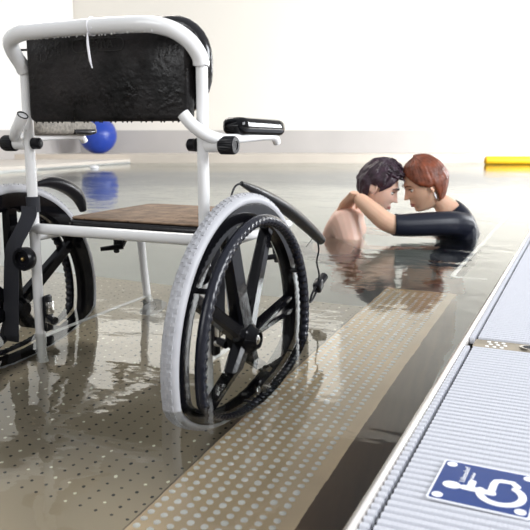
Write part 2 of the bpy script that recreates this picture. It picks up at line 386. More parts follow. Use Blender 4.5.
# steel bar with holes between the gratings
g = empty('drain_bar', uv2w(-.2, 1.67, .0105), -YAW); tag(g, 'perforated steel bar with an oval black drain crossing the white gratings', 'drain')
mb = MB(); mb.prism([(-.013, -.030), (.9, -.030), (.9, .032), (-.013, .032)], -.004, .004); mb.build('bar', 'gap_steel', g)
mb = MB()
for i in range(3):
    for j in range(3):
        mb.lathe([(0, .0048), (.0012, .0040), (.0016, .0)], (.018 + i * .016 + (.006 if j % 2 else 0), -.018 + j * .018, .004), (0, 0, 1), seg=10)
mb.build('rivet', 'white_line', g)
g['kind_note'] = ''
del g['kind_note']
mb = MB(); ov = [(.128 + .042 * math.cos(a), .002 + .020 * math.sin(a)) for a in [2 * PI * i / 28 for i in range(28)]]
mb.prism(ov, .004, .0075); mb.build('drain_rim', 'steel', g)
mb = MB(); ov = [(.130 + .036 * math.cos(a), .002 + .0155 * math.sin(a)) for a in [2 * PI * i / 28 for i in range(28)]]
mb.prism(ov, .0072, .0082); mb.build('drain_opening', 'void', g)

# ------------------------------------------------------------------ blue wheelchair sign stuck on the grating
def rrect(x0, y0, x1, y1, r, n=6):
    out = []
    for cx, cy, a0 in ((x1 - r, y1 - r, 0), (x0 + r, y1 - r, 90), (x0 + r, y0 + r, 180), (x1 - r, y0 + r, 270)):
        for i in range(n + 1):
            a = math.radians(a0 + 90 * i / n); out.append((cx + r * math.cos(a), cy + r * math.sin(a)))
    return out
sg = empty('wheelchair_sign', uv2w(-.098, .955, .0188), -YAW + math.radians(-2)); tag(sg, 'blue square sign with white wheelchair symbol lying on the near white grating', 'sign')
mb = MB(); mb.prism(rrect(-.066, -.062, .066, .062, .006), -.0008, .0012); mb.build('border', 'sign_white', sg, 20)
mb = MB(); mb.prism(rrect(-.063, -.059, .063, .059, .004), .0012, .0016); mb.build('panel', 'sign_blue', sg, 20)
for cx, cy in ((-.053, .049), (.053, .049), (-.053, -.049), (.053, -.049)):
    mb = MB(); mb.prism([(cx + .0075 * math.cos(2 * PI * i / 24), cy + .0075 * math.sin(2 * PI * i / 24)) for i in range(24)], .0016, .0022); mb.build('corner_dot', 'sign_white', sg, 20)
def arc(cx, cy, r, a0, a1, n=40): return [(cx + r * math.cos(math.radians(a0 + (a1 - a0) * i / n)), cy + r * math.sin(math.radians(a0 + (a1 - a0) * i / n))) for i in range(n + 1)]
def ribbon(mb, pts, wd, z0, z1):
    Lp = []; Rp = []
    for i, p in enumerate(pts):
        a = Vector(pts[max(i - 1, 0)]); b = Vector(pts[min(i + 1, len(pts) - 1)]); d = (b - a).normalized(); nn = Vector((-d.y, d.x)) * wd / 2
        Lp.append((p[0] + nn.x, p[1] + nn.y)); Rp.append((p[0] - nn.x, p[1] - nn.y))
    def capp(p, q, r_):   # half circle from q round to r_ about p
        a0 = math.atan2(q[1] - p[1], q[0] - p[0]); return [(p[0] + wd / 2 * math.cos(a0 - PI * i / 10), p[1] + wd / 2 * math.sin(a0 - PI * i / 10)) for i in range(1, 10)]
    mb.prism(Lp + capp(pts[-1], Lp[-1], Rp[-1]) + Rp[::-1] + capp(pts[0], Rp[0], Lp[0]), z0, z1)
mb = MB(); z0, z1 = .0016, .0022          # the figure lies with its head to the left (-u)
mb.prism([(-.041 + .0125 * math.cos(2 * PI * i / 24), -.014 + .0105 * math.sin(2 * PI * i / 24)) for i in range(24)], z0, z1)   # head
ribbon(mb, [(-.024, -.014), (0, -.0145), (.012, -.015)], .0125, z0, z1 + .00005)      # torso
ribbon(mb, [(-.0165, -.013), (-.0165, .006)], .0105, z0, z1 + .0001)                      # arm
ribbon(mb, [(.011, -.013), (.011, .012), (.013, .023), (.020, .026), (.034, .027), (.041, .018)], .0100, z0, z1 + .00015)     # thigh and lower leg
ribbon(mb, arc(.024, -.014, .0275, 172, 415), .0105, z0, z1 + .0002)                    # wheel
mb.build('wheelchair_symbol', 'sign_white', sg, 20)
def text(name, body, size, mtx, material, parent, extrude=.0003, space=1.0):
    cu = bpy.data.curves.new(name, 'FONT'); cu.body = body; cu.size = size; cu.extrude = extrude; cu.align_x = 'CENTER'; cu.align_y = 'CENTER'; cu.space_character = space
    t = bpy.data.objects.new(name, cu); COL.objects.link(t)
    dg = bpy.context.evaluated_depsgraph_get(); me = bpy.data.meshes.new_from_object(t.evaluated_get(dg)); bpy.data.objects.remove(t)
    me.transform(mtx); me.materials.clear(); me.materials.append(M[material]); o = bpy.data.objects.new(name, me); COL.objects.link(o); o.parent = parent; return o
rz90 = Matrix.Rotation(PI / 2, 4, 'Z')
text('lettering', 'Lübensdorf', .0105, Matrix.Translation((-.030, .024, .0021)) @ rz90, 'sign_white', sg)
text('lettering', 'Waldbad', .0065, Matrix.Translation((-.019, .022, .0021)) @ rz90, 'sign_white', sg)

# ------------------------------------------------------------------ wheelchair
CH = math.radians(24.5)
KS = 1.04
wc = empty('shower_wheelchair', (-.3335 * KS, 1.5815 * KS, CAM_H - .73 * KS), -CH); wc.scale = (KS, KS, KS)
tag(wc, 'white tubular bathing wheelchair with black foam back standing in the water', 'wheelchair')
XP = .2275
TR = .0122
for s in (-1, 1):
    # rear post
    mb = MB(); mb.tube([(s * XP, 0, .872), (s * XP, 0, .70), (s * (XP + .001), 0, .35), (s * (XP + .002), .004, .02)], TR, 16)
    mb.build('rear_post', 'white_metal', wc)
    # front leg and lower rail
    mb = MB(); mb.tube([(s * XP, .425, .485), (s * XP, .440, .36), (s * XP, .470, .16)], TR * .95, 14); mb.build('front_leg', 'white_metal', wc)
    mb = MB(); mb.tube([(s * XP, 0, .484), (s * XP, .15, .484), (s * XP, .455, .484)], TR * .92, 14); mb.build('side_rail', 'white_metal', wc)
    mb = MB(); mb.tube([(s * XP, 0, .215), (s * XP, .2, .222), (s * XP, .47, .232)], .008, 12); mb.build('lower_rail', 'white_metal', wc)
    # front caster
    cs = bpy.data.objects.new
    mb = MB(); mb.lathe([(-.014, .0), (-.014, .045), (-.011, .058), (.0, .062), (.011, .058), (.014, .045), (.014, 0)], (s * XP, .49, .064), (1, 0, 0), 28); cw = mb.build('caster_wheel', 'tyre', wc)
    mb = MB(); mb.lathe([(-.017, 0), (-.017, .02), (.017, .02), (.017, 0)], (s * XP, .49, .064), (1, 0, 0), 16); mb.build('caster_hub', 'black_plastic', cw)
    mb = MB(); mb.box((s * XP - .022, .482, .105), (.005, .03, .10), .002); mb.box((s * XP + .022, .482, .105), (.005, .03, .10), .002); mb.box((s * XP, .478, .154), (.05, .04, .008), .002); mb.build('caster_fork', 'black_plastic', wc)

# push bar: leaves the post tops, runs back and up, then across
bar = []
for s in (-1, 1):
    seq = [(s * XP, -.002, .860), (s * XP, -.012, .875), (s * (XP - .002), -.036, .900), (s * (XP - .014), -.054, .920), (s * (XP - .045), -.062, .931), (s * (XP - .09), -.064, .934)]
    if s > 0: seq = [(XP, -.002, .860), (XP - .001, -.009, .877), (XP - .012, -.028, .902), (XP - .036, -.046, .921), (XP - .07, -.057, .931), (XP - .11, -.062, .934)]
    bar.append(seq)
pts = bar[0] + [(0, -.064, .936)] + bar[1][::-1]
mb = MB(); mb.tube(pts, .0165, 18, sub=6); mb.build('push_bar', 'white_metal', wc, 60)
for s in (-1, 1):
    mb = MB(); mb.lathe([(-.006, .0135), (-.006, .0165), (.004, .0172), (.006, .0150)], (s * XP, -.002, .862), (0, .2, .98), 20); mb.build('post_collar', 'white_metal', wc)
# rear and front cross bars, seat support
mb = MB(); mb.tube([(-XP, 0, .503), (XP, 0, .503)], .0128, 16); mb.build('cross_bar', 'white_metal', wc)
mb = MB(); mb.tube([(-XP, .44, .484), (XP, .44, .484)], .0115, 14); mb.build('cross_bar', 'white_metal', wc)

# backrest: front slab wrapping beyond the posts and rear panel between them
br_ = MB()
def slab(mb, x0, x1, z0, z1, y0, y1, r, e, tilt=0):
    """rounded slab in the xz plane with softened rims"""
    rings = [(y0, e), (y0 + e * .35, e * .35), (y0 + e, 0), (y1 - e, 0), (y1 - e * .35, e * .35), (y1, e)]
    vs = []; q = None
    for y, ins in rings:
        rr = rrect(x0 + ins, z0 + ins, x1 - ins, z1 - ins, max(r - ins, .002), 7); q = len(rr)
        vs += [(p[0], y, p[1]) for p in rr]
    fs = [(k * q + i, k * q + (i + 1) % q, (k + 1) * q + (i + 1) % q, (k + 1) * q + i) for k in range(len(rings) - 1) for i in range(q)]
    fs += [tuple(range(q)), tuple(range((len(rings) - 1) * q, len(rings) * q))]
    mb.add(vs, fs)
slab(br_, -.205, .205, .748, .935, -.020, .012, .014, .006)
bp = br_.build('backrest', 'foam_black', wc, 40)
mb = MB(); slab(mb, -.234, .234, .755, .962, .0155, .046, .092, .011); mb.build('back_cushion', 'foam_edge', bp, 40)
mb = MB(); mb.tube([(-.236, -.012, .905), (-.205, -.010, .905)], .0025, 8); mb.build('pin', 'black_plastic', wc)
# embossed oval and lettering
mb = MB(); rr = rrect(-.076, .892, .056, .918, .0125, 8); mb.tube([(p[0], -.0206, p[1]) for p in rr], .0009, 6, closed=True); mb.build('emblem_outline', 'logo', bp)
text('emblem_lettering', 'MEYRA', .0215, Matrix.Translation((-.010, -.0206, .905)) @ Matrix.Rotation(PI / 2, 4, 'X'), 'logo', bp, .0009, 1.25)
# water drops along the bottom of the back and on the bar
mb = MB()
for i in range(26):
    x = -.19 + .38 * i / 25 + random.uniform(-.006, .006); mb.sphere((x, -.008 + random.uniform(-.006, .006), .7475 + .0005), (.0022, .0022, .003), 8, 6)
o = mb.build('water_drops', 'black_gloss', bp); o['kind'] = 'stuff'
mb = MB()
for i in range(34):
    x = -.16 + .32 * i / 33 + random.uniform(-.004, .004); mb.sphere((x, -.064 + random.uniform(-.005, .005), .9195 + .012 * (abs(x) < .12) - .012 * (abs(x) < .12)), (.0018, .0018, random.uniform(.0018, .0032)), 8, 6)
o = mb.build('water_drops', 'white_metal', wc); o['kind'] = 'stuff'
# cable tie
ct = MB(); ct.tube([(.012 + .0, -.064 + .018 * math.cos(a), .936 + .018 * math.sin(a)) for a in [2 * PI * i / 20 for i in range(20)]], .0013, 6, closed=True)
ct.tube([(.012, -.080, .922), (.014, -.083, .900), (.018, -.083, .868), (.022, -.082, .852)], [.0013, .0026, .0024, .0008], 8, sub=4)
ct.tube([(.012, -.080, .919), (.020, -.083, .927), (.026, -.085, .930)], .001, 6)
ct.build('cable_tie', 'zip', wc)

# arm rests with their clamps
for s in (-1, 1):
    arm = empty('armrest'); arm.parent = wc
    mb = MB(); mb.tube([(s * .206, -.040, .762), (s * .222, -.036, .742), (s * .246, -.024, .722), (s * .268, 0, .712), (s * .276, .04, .712), (s * .278, .12, .714), (s * .278, .22, .716), (s * .278, .250, .712), (s * .278, .262, .700)], [.0128, .0128, .0125, .012, .0105, .0095, .0095, .0095, .009], 14, sub=4)
    mb.build('support_tube', 'white_metal', arm, 60)
    mb = MB(); dd = Vector((-s * .016, -.004, .02)).normalized(); p0 = Vector((s * .206, -.040, .762))
    mb.lathe([(0, .0128), (.0015, .0128), (.0016, .0105), (-.004, .010), (-.004, 0)], p0, dd, 18); mb.build('tube_plug', 'black_plastic', arm)
    # pad, bevelled and slightly crowned
    pad = MB(); rings = []
    L0, L1 = .045, .282; W2 = .027; n = 26; vs = []; q = 16
    for i in range(n + 1):
        t = i / n; y = L0 + (L1 - L0) * t; e_ = min(1, math.sqrt(max(0, 1 - max(0, 1 - t / .10) ** 2)) , math.sqrt(max(0, 1 - max(0, 1 - (1 - t) / .14) ** 2))) * .97 + .03
        for j in range(q):
            a = 2 * PI * j / q; ca, sa = math.cos(a), math.sin(a)
            xx = W2 * math.copysign(abs(ca) ** .55, ca) * (.55 + .45 * e_) ; zz = .0195 * math.copysign(abs(sa) ** .6, sa) * e_
            vs.append((s * .270 + xx, y, .738 - .004 * t + zz))
    fs = [(i * q + j, i * q + (j + 1) % q, (i + 1) * q + (j + 1) % q, (i + 1) * q + j) for i in range(n) for j in range(q)] + [tuple(range(q)), tuple(n * q + j for j in range(q))]
    pad.add(vs, fs)
    if s > 0: pad.build('arm_pad', 'black_gloss', arm, 50)
    else:
        p_ = pad.build('arm_pad', 'foam_grey', arm, 50); p_['label'] = 'grey worn foam arm pad'
        rim = MB(); rim.tube([(s * .270 + W2 - .004, .18, .726), (s * .270 + W2 - .002, .245, .725), (s * .270 + W2 * .7, .270, .728), (s * .270, .277, .736), (s * .270 - W2 * .7, .270, .728)], .007, 10, sub=5)
        rim.build('pad_rim', 'foam_edge', arm, 50)
    # clamp: sleeve through the post with knobs
    mb = MB(); mb.tube([(s * .236, 0, .700), (s * .282, 0, .700)], .0145, 18); mb.build('sleeve', 'white_metal', arm)
    kn = MB(); prof_n = 28; vs = []
    for (x, r) in ((.268, .016), (.270, .0185), (.299, .0185), (.303, .0165), (.303, .009), (.3015, .0085), (.3015, 0.0001)):
        for j in range(prof_n * 2):
            a = PI * j / prof_n; rr2 = r * (1 - (.06 if j % 2 and .269 < x < .300 else 0)); vs.append((s * x, rr2 * math.cos(a), .700 + rr2 * math.sin(a)))
    q = prof_n * 2; kn.add(vs, [(i * q + j, i * q + (j + 1) % q, (i + 1) * q + (j + 1) % q, (i + 1) * q + j) for i in range(6) for j in range(q)] + [tuple(range(q))])
    kn.build('clamp_knob', 'black_plastic', arm, 30)
    mb = MB(); mb.lathe([(-.004, .0), (-.004, .0135), (.004, .0145), (.006, .0125), (.006, 0)], (s * .2435, 0, .700), (1, 0, 0), 18); mb.build('clamp_washer', 'black_plastic', arm)
    mb = MB(); mb.lathe([(-.011, 0), (-.0105, .008), (-.006, .0128), (.010, .0138), (.011, 0)], (s * .203, -.002, .700), (s * 1, 0, 0), 20); mb.build('inner_cap', 'black_plastic', arm)
    mb = MB(); mb.sphere((s * (XP - .002), -.0125, .728), .0022, 8, 6); mb.build('screw', 'steel', arm)

# seat
sm = MB(); slab2 = [(0, 0)]
def seat_mesh(mb, x0, x1, y0, y1, z0, z1, r, e, crown=0):
    rings = [(z0, e), (z0 + e * .4, e * .3), (z0 + e, 0), (z1 - e, 0), (z1 - e * .4, e * .3), (z1, e)]
    vs = []
    for z, ins in rings:
        rr = rrect(x0 + ins, y0 + ins, x1 - ins, y1 - ins, max(r - ins, .003), 7); q = len(rr); vs += [(p[0], p[1], z) for p in rr]
    fs = [(k * q + i, k * q + (i + 1) % q, (k + 1) * q + (i + 1) % q, (k + 1) * q + i) for k in range(len(rings) - 1) for i in range(q)] + [tuple(range(q)), tuple(range((len(rings) - 1) * q, len(rings) * q))]
    mb.add(vs, fs)
def seat_top(t, b):
    c = N(t, 'TexCoord'); n = N(t, 'TexNoise'); n.inputs['Scale'].default_value = 25; n.inputs['Detail'].default_value = 6; L(t, c.outputs['Object'], n.inputs['Vector'])
    v = N(t, 'TexVoronoi'); v.inputs['Scale'].default_value = 60; L(t, c.outputs['Object'], v.inputs['Vector'])
    r = N(t, 'ValToRGB'); L(t, n.outputs['Fac'], r.inputs[0]); r.color_ramp.elements[0].position = .3; r.color_ramp.elements[0].color = (.12, .075, .045, 1)
    r.color_ramp.elements[1].position = .7; r.color_ramp.elements[1].color = (.30, .20, .13, 1)
    pit = math_(t, 'LESS_THAN', v.outputs['Distance'], .14); mx = N(t, 'Mix', data_type='RGBA'); L(t, pit, mx.inputs['Factor']); L(t, r.outputs[0], mx.inputs['A']); mx.inputs['B'].default_value = (.012, .010, .010, 1)
    L(t, mx.outputs['Result'], b.inputs['Base Color']); b.inputs['Roughness'].default_value = .6; b.inputs['Specular IOR Level'].default_value = .15
    u = N(t, 'Bump'); u.inputs['Strength'].default_value = .4; u.inputs['Distance'].default_value = .002; L(t, n.outputs['Fac'], u.inputs['Height']); L(t, u.outputs[0], b.inputs['Normal'])
M['seat_top'] = nmat('seat_top', seat_top)
seat_mesh(sm, -.200, .215, .070, .445, .497, .519, .03, .008); se = sm.build('seat', 'foam_edge', wc, 40)
mb = MB(); seat_mesh(mb, -.194, .209, .076, .439, .519, .524, .028, .003); o = mb.build('seat_cover', 'seat_top', se, 40); o['label'] = 'wet brown pitted seat surface'
mb = MB(); mb.prism([(-.21, .03), (.21, .03), (.21, .10), (-.21, .10)], .494, .499); mb.build('seat_plate', 'foam_edge', se)

# large rear wheels
def make_wheel(s, spokes):
    wh = empty('rear_wheel'); wh.parent = wc; X = .317 if s > 0 else -.302; C = Vector((X, 0, .303))
    def P(r, a, x=0): return Vector((X + s * x, r * math.cos(a), .303 + r * math.sin(a)))
    # tyre with knobs
    mb = MB(); na = 180; cs = 14; vs = []
    for i in range(na):
        a = 2 * PI * i / na
        for j in range(cs):
            b_ = 2 * PI * j / cs; rr = .2885 + .0125 * math.cos(b_); xx = .0175 * math.sin(b_)
            if .72 < abs(math.cos(b_ * .5)) < .985 and (i + (j % 2)) % 3 == 0: rr += .0014
            vs.append(P(rr, a, xx))
    mb.add(vs, [(i * cs + j, i * cs + (j + 1) % cs, ((i + 1) % na) * cs + (j + 1) % cs, ((i + 1) % na) * cs + j) for i in range(na) for j in range(cs)])
    # raised tread blocks
    for i in range(0, 120):
        a = 2 * PI * i / 120
        for k_, xx in enumerate((-.0075, 0, .0075)):
            a2 = a + (PI / 120 if k_ == 1 else 0); c = P(.2885 + .0125 * math.sqrt(1 - (xx / .0175) ** 2) + .0002, a2, xx)
            mb.box(c, (.0048, .0085, .0022), 0, Matrix.Rotation(a2 - PI / 2, 3, 'X'))
    mb.build('tyre', 'tyre', wh, 50)
    # rim: deep black channel
    prof = [(-.013, .275), (-.0165, .282), (-.0165, .266), (-.015, .248), (-.007, .240), (.007, .240), (.015, .248), (.0165, .266), (.0165, .282), (.013, .275)]
    mb = MB(); mb.lathe([(s * p[0], p[1]) for p in prof], C, (1, 0, 0), 96, closed=True); mb.build('rim', 'black_gloss', wh, 40)
    # spokes
    for sp in spokes:
        a, w0, w1, dbl = sp; a = math.radians(a)
        mb = MB(); d = Vector((0, math.cos(a), math.sin(a))); nrm = Vector((0, -math.sin(a), math.cos(a))); ex = Vector((1, 0, 0))
        for off in ((-1, 1) if dbl else (0,)):
            vs = []
            for (r, wd, dp, sh) in ((.022, w0, .034, .0), (.10, (w0 + w1) / 2, .028, .006), (.247, w1, .022, .016)):
                c = C + d * r + nrm * off * (sh if dbl else 0)
                hw = wd / 2 * (.45 if dbl else 1); hd = dp / 2
                bev = min(hw, hd) * .4
                for (p, q) in ((-hw + bev, -hd), (hw - bev, -hd), (hw, -hd + bev), (hw, hd - bev), (hw - bev, hd), (-hw + bev, hd), (-hw, hd - bev), (-hw, -hd + bev)): vs.append(c + nrm * p + ex * q)
            mb.add(vs, [(i * 8 + j, i * 8 + (j + 1) % 8, (i + 1) * 8 + (j + 1) % 8, (i + 1) * 8 + j) for i in range(2) for j in range(8)] + [tuple(range(8)), tuple(range(16, 24))])
        mb.build('spoke', 'black_gloss', wh, 30)
    # hub
    mb = MB(); mb.lathe([(-.034, 0), (-.034, .017), (-.026, .026), (.018, .032), (.026, .024), (.036, .019), (.037, .0155), (.032, .014), (.032, 0)], C, (s, 0, 0), 32); hb = mb.build('hub', 'black_gloss', wh, 35)
    mb = MB(); mb.lathe([(.0315, 0), (.0315, .0095), (.034, .0095), (.036, .006), (.036, 0)], C, (s, 0, 0), 20); mb.build('axle_bolt', 'steel', hb, 35)
    # hand rim with finger bumps on its inner side
    hr = MB(); na = 450; cs = 12; vs = []
    for i in range(na):
        a = 2 * PI * i / na; ph = (i % 5) / 5 * 2 * PI
        for j in range(cs):
            b_ = 2 * PI * j / cs; r0 = .0112 + (.0014 * math.cos(ph) if math.cos(b_) < .1 else 0)
            vs.append(P(.249 + r0 * math.cos(b_), a, .039 + r0 * math.sin(b_)))
    hr.add(vs, [(i * cs + j, i * cs + (j + 1) % cs, ((i + 1) % na) * cs + (j + 1) % cs, ((i + 1) % na) * cs + j) for i in range(na) for j in range(cs)])
    h_ = hr.build('hand_rim', 'handrim', wh, 60)
    for a in (25, 85, 145, 205, 265, 325):
        a = math.radians(a); mb = MB(); mb.tube([P(.250, a, .010), P(.251, a, .040)], .0055, 8); mb.build('rim_bracket', 'black_plastic', h_)
    return wh
make_wheel(1, [(5, .030, .030, True), (62, .038, .030, False), (106, .050, .048, False), (148, .034, .026, False), (228, .034, .030, False), (300, .034, .030, False)])
make_wheel(-1, [(32, .034, .030, False), (90, .036, .034, False), (140, .034, .028, False), (186, .032, .028, False), (240, .034, .030, False), (310, .034, .030, False)])
# axle and hub plates
for s in (-1, 1):
    o = bpy.data.objects.new('brake_bracket', None); COL.objects.link(o); o.parent = wc
    x = s * (XP - .004) if s > 0 else s * (XP - .004)
    xi = s * XP + .022
    mb = MB(); mb.box((xi, .004, .300), (.012, .026, .088), .005); mb.build('plate', 'black_plastic', o)
    mb = MB(); mb.box((xi + .010, .0, .315), (.012, .020, .030), .002); mb.lathe([(-.008, 0), (-.008, .009), (.01, .009), (.012, .006), (.012, 0)], (xi + .012, -.004, .285), (1, -.3, 0), 14); mb.build('bolt', 'steel', o)
    mb = MB(); mb.tube([(xi + .012, -.006, .292), (xi + .034, -.012, .288)], [.008, .010], 10); mb.build('grip_knob', 'black_plastic', o)
    # bumper knob behind the post
    mb = MB(); mb.lathe([(0, 0), (0, .022), (-.006, .0265), (-.022, .0275), (-.028, .0245), (-.028, .018), (-.020, .016), (-.020, 0)], (s * XP + (.012 if s < 0 else .004), -.036 if s < 0 else -.016, .440), (0, 1, 0), 30); kb = mb.build('bumper', 'black_plastic', wc, 35)
    mb = MB(); mb.sphere((s * XP + (.012 if s < 0 else .004), -.057 if s < 0 else -.037, .440), .0055, 12, 8); mb.build('screw', 'brass', kb)
    # strap hanging from the post, collar around it
    mb = MB()
    if s < 0: mb.lathe([(-.018, .0125), (-.018, .0155), (.018, .016), (.018, .0125)], (s * XP, 0, .560), (0, 0, 1), 20, closed=True)
    path = [(-XP, -.015, .556), (-XP + .006, -.024, .535), (-XP - .004, -.040, .500), (-XP - .020, -.048, .468), (-XP - .028, -.050, .43), (-XP - .036, -.050, .36), (-XP - .042, -.050, .29), (-XP - .046, -.050, .205)]
    if s > 0: path = [(XP, .014, .556), (XP + .010, .018, .52), (XP + .014, .022, .44), (XP + .012, .022, .36), (XP + .016, .020, .33)]
    cp_ = catmull(path, 5); vs = []; hw = .0225
    for p in cp_:
        for (a, b_) in ((-hw, -.0012), (hw, -.0012), (hw, .0012), (-hw, .0012)): vs.append((p.x + a, p.y + b_, p.z))
    q = len(cp_); mb.add(vs, [(i * 4 + j, i * 4 + (j + 1) % 4, (i + 1) * 4 + (j + 1) % 4, (i + 1) * 4 + j) for i in range(q - 1) for j in range(4)] + [(0, 1, 2, 3), tuple(4 * q - 4 + j for j in range(4))])
    mb.build('strap', 'strap', wc, 30)
    # long curved black lever over the wheel
    if s > 0:
        path = [(.300, .030, .622), (.301, .12, .595), (.302, .26, .548), (.303, .40, .488), (.303, .500, .440)]
        rad = [.005, .012, .0155, .0155, .0135]
    else:
        path = [(-.296, .085, .598), (-.298, .14, .600), (-.299, .20, .585), (-.300, .25, .555), (-.300, .270, .515)]
        rad = [.006, .014, .018, .0175, .010]
    lv = MB(); lv.tube(path, rad, 14, sub=6, flat=(1.0, 1.0)); lo = lv.build('wheel_guard_bar', 'black_plastic', wc, 60)
    if s > 0:
        mb = MB(); mb.tube([(.303 - .006, .455, .4645), (.303 - .006, .48, .4535), (.303 - .006, .497, .446)], [.007, .010, .008], 12, sub=3, flat=(.7, 1)); mb.build('end_socket', 'void', lo)
        mb = MB(); mb.tube([(.300, .030, .622), (.298, .005, .618), (.296, -.010, .596), (.297, -.012, .575)], .0022, 8, sub=5); mb.build('loop_cord', 'black_plastic', lo)
        mb = MB(); mb.tube([(.303, .475, .440), (.305, .480, .415), (.302, .474, .385), (.306, .482, .35), (.303, .482, .330)], .0024, 8, sub=6); mb.build('cord', 'black_plastic', lo)
        mb = MB(); mb.box((.303, .486, .318), (.022, .034, .030), .006, Matrix.Rotation(.5, 3, 'X')); mb.tube([(.303, .49, .318), (.303, .53, .335)], [.009, .012], 10)
        mb.tube([(.303, .47, .32), (.303, .44, .305), (.303, .425, .285), (.303, .45, .292), (.303, .48, .31)], .003, 8, sub=4); mb.build('buckle', 'black_plastic', lo)
        mb = MB(); mb.tube([(.302, .44, .452), (.300, .40, .436)], .0009, 6); mb.build('thread', 'black_plastic', lo)
    # front hinge with footrest clamp
    mb = MB(); yy = .31 if s < 0 else .36; xo = s * XP - (.0 if s < 0 else 0)
    mb.box((xo - .004, yy, .448), (.020, .05, .022), .004); mb.tube([(xo - .02, yy - .04, .412), (xo + .03, yy - .005, .418)], [.006, .008], 10); mb.box((xo + .02, yy, .428), (.02, .024, .026), .004, Matrix.Rotation(.5, 3, 'Y')); mb.tube([(xo, yy, .47), (xo + .004, yy, .43), (xo + .018, yy - .02, .405)], .008, 10); mb.box((xo + .03, yy + .03, .44), (.03, .018, .012), .003, Matrix.Rotation(.6, 3, 'Z'))
    mb.build('footrest_clamp', 'black_plastic', wc)

# ------------------------------------------------------------------ far things
bl = MB(); vs = []; fs = []; seg = 48; rg = 32; R_ = .305
for i in range(rg + 1):
    th = PI * i / rg
    for j in range(seg):
        a = 2 * PI * j / seg; r = R_ * (1 + .003 * math.sin(14 * th)); vs.append((r * math.sin(th) * math.cos(a), r * math.sin(th) * math.sin(a), R_ + r * math.cos(th)))
bl.add(vs, [(i * seg + j, (i + 1) * seg + j, (i + 1) * seg + (j + 1) % seg, i * seg + (j + 1) % seg) for i in range(rg) for j in range(seg)])
o = bl.build('exercise_ball', 'ball', None, 80); o.location = (-2.74, 12.0, .113); tag(o, 'large royal blue exercise ball on the far pool deck', 'ball')
mb = MB(); mb.tube([(0, 0, 0), (.01, 0, 0), (.02, 0, 0), (2.38, 0, 0), (2.39, 0, 0), (2.40, 0, 0)], [.045, .058, .062, .062, .058, .045], 20)
o = mb.build('pool_noodle', 'yellow', None, 50); o.location = (3.25, 10.75, .058); tag(o, 'yellow foam tube floating by the far edge of the pool', 'pool float')
mb = MB(); mb.lathe([(-.02, 0), (-.02, .05), (0, .062), (.02, .05), (.028, 0)], (0, 0, 0), (0, 0, 1), 20)
o = mb.build('float_disc', 'zip', None, 50); o.location = (-2.28, 9.7, .006); tag(o, 'small white float on the water in front of the blue ball', 'float')

# ------------------------------------------------------------------ people
CP, SP = math.cos(PITCH), math.sin(PITCH)
def W(px, py, Y):
    """world point at distance Y seen at photo pixel px, py"""
    x = (px - 265) / 720; y = (py - 265) / 720; r = (x, CP - y * SP, -SP - y * CP); t = Y / r[1]
    return Vector((r[0] * t, Y, CAM_H + r[2] * t))

def skin_mesh(verts, edges, radii, root, subdiv=2):
    me = bpy.data.meshes.new('t'); me.from_pydata(verts, edges, []); o = bpy.data.objects.new('t', me); COL.objects.link(o)
    md = o.modifiers.new('s', 'SKIN'); md.use_smooth_shade = True
    for i, r in enumerate(radii):
        r = r if isinstance(r, tuple) else (r, r); me.skin_vertices[0].data[i].radius = r; me.skin_vertices[0].data[i].use_root = (i == root)
    sd = o.modifiers.new('d', 'SUBSURF'); sd.levels = subdiv; sd.render_levels = subdiv
    dg = bpy.context.evaluated_depsgraph_get(); out = bpy.data.meshes.new_from_object(o.evaluated_get(dg)); bpy.data.objects.remove(o); return out

def to_data(me): return [v.co.copy() for v in me.vertices], [tuple(p.vertices) for p in me.polygons]

def chain(defs):
    """defs: dict name -> (pos, radius, parent)"""
    names = list(defs); V = [tuple(defs[n][0]) for n in names]; R = [defs[n][1] for n in names]
    E_ = [(names.index(defs[n][2]), names.index(n)) for n in names if defs[n][2]]
    return V, E_, R

def remeshed(datas, voxel, name, material, parent, smooth_it=2):
    mb = MB()
    for v, f in datas: mb.add(v, f)
    me = bpy.data.meshes.new(name); me.from_pydata(mb.v, [], mb.f); o = bpy.data.objects.new(name, me); COL.objects.link(o)
    r = o.modifiers.new('r', 'REMESH'); r.mode = 'VOXEL'; r.voxel_size = voxel; r.use_smooth_shade = True
    if smooth_it:
        s_ = o.modifiers.new('s', 'SMOOTH'); s_.iterations = smooth_it; s_.factor = .5
    dg = bpy.context.evaluated_depsgraph_get(); out = bpy.data.meshes.new_from_object(o.evaluated_get(dg)); bpy.data.objects.remove(o)
    out.materials.clear(); out.materials.append(M[material]); out.shade_smooth(); out.name = name
    o = bpy.data.objects.new(name, out); COL.objects.link(o); o.parent = parent; return o

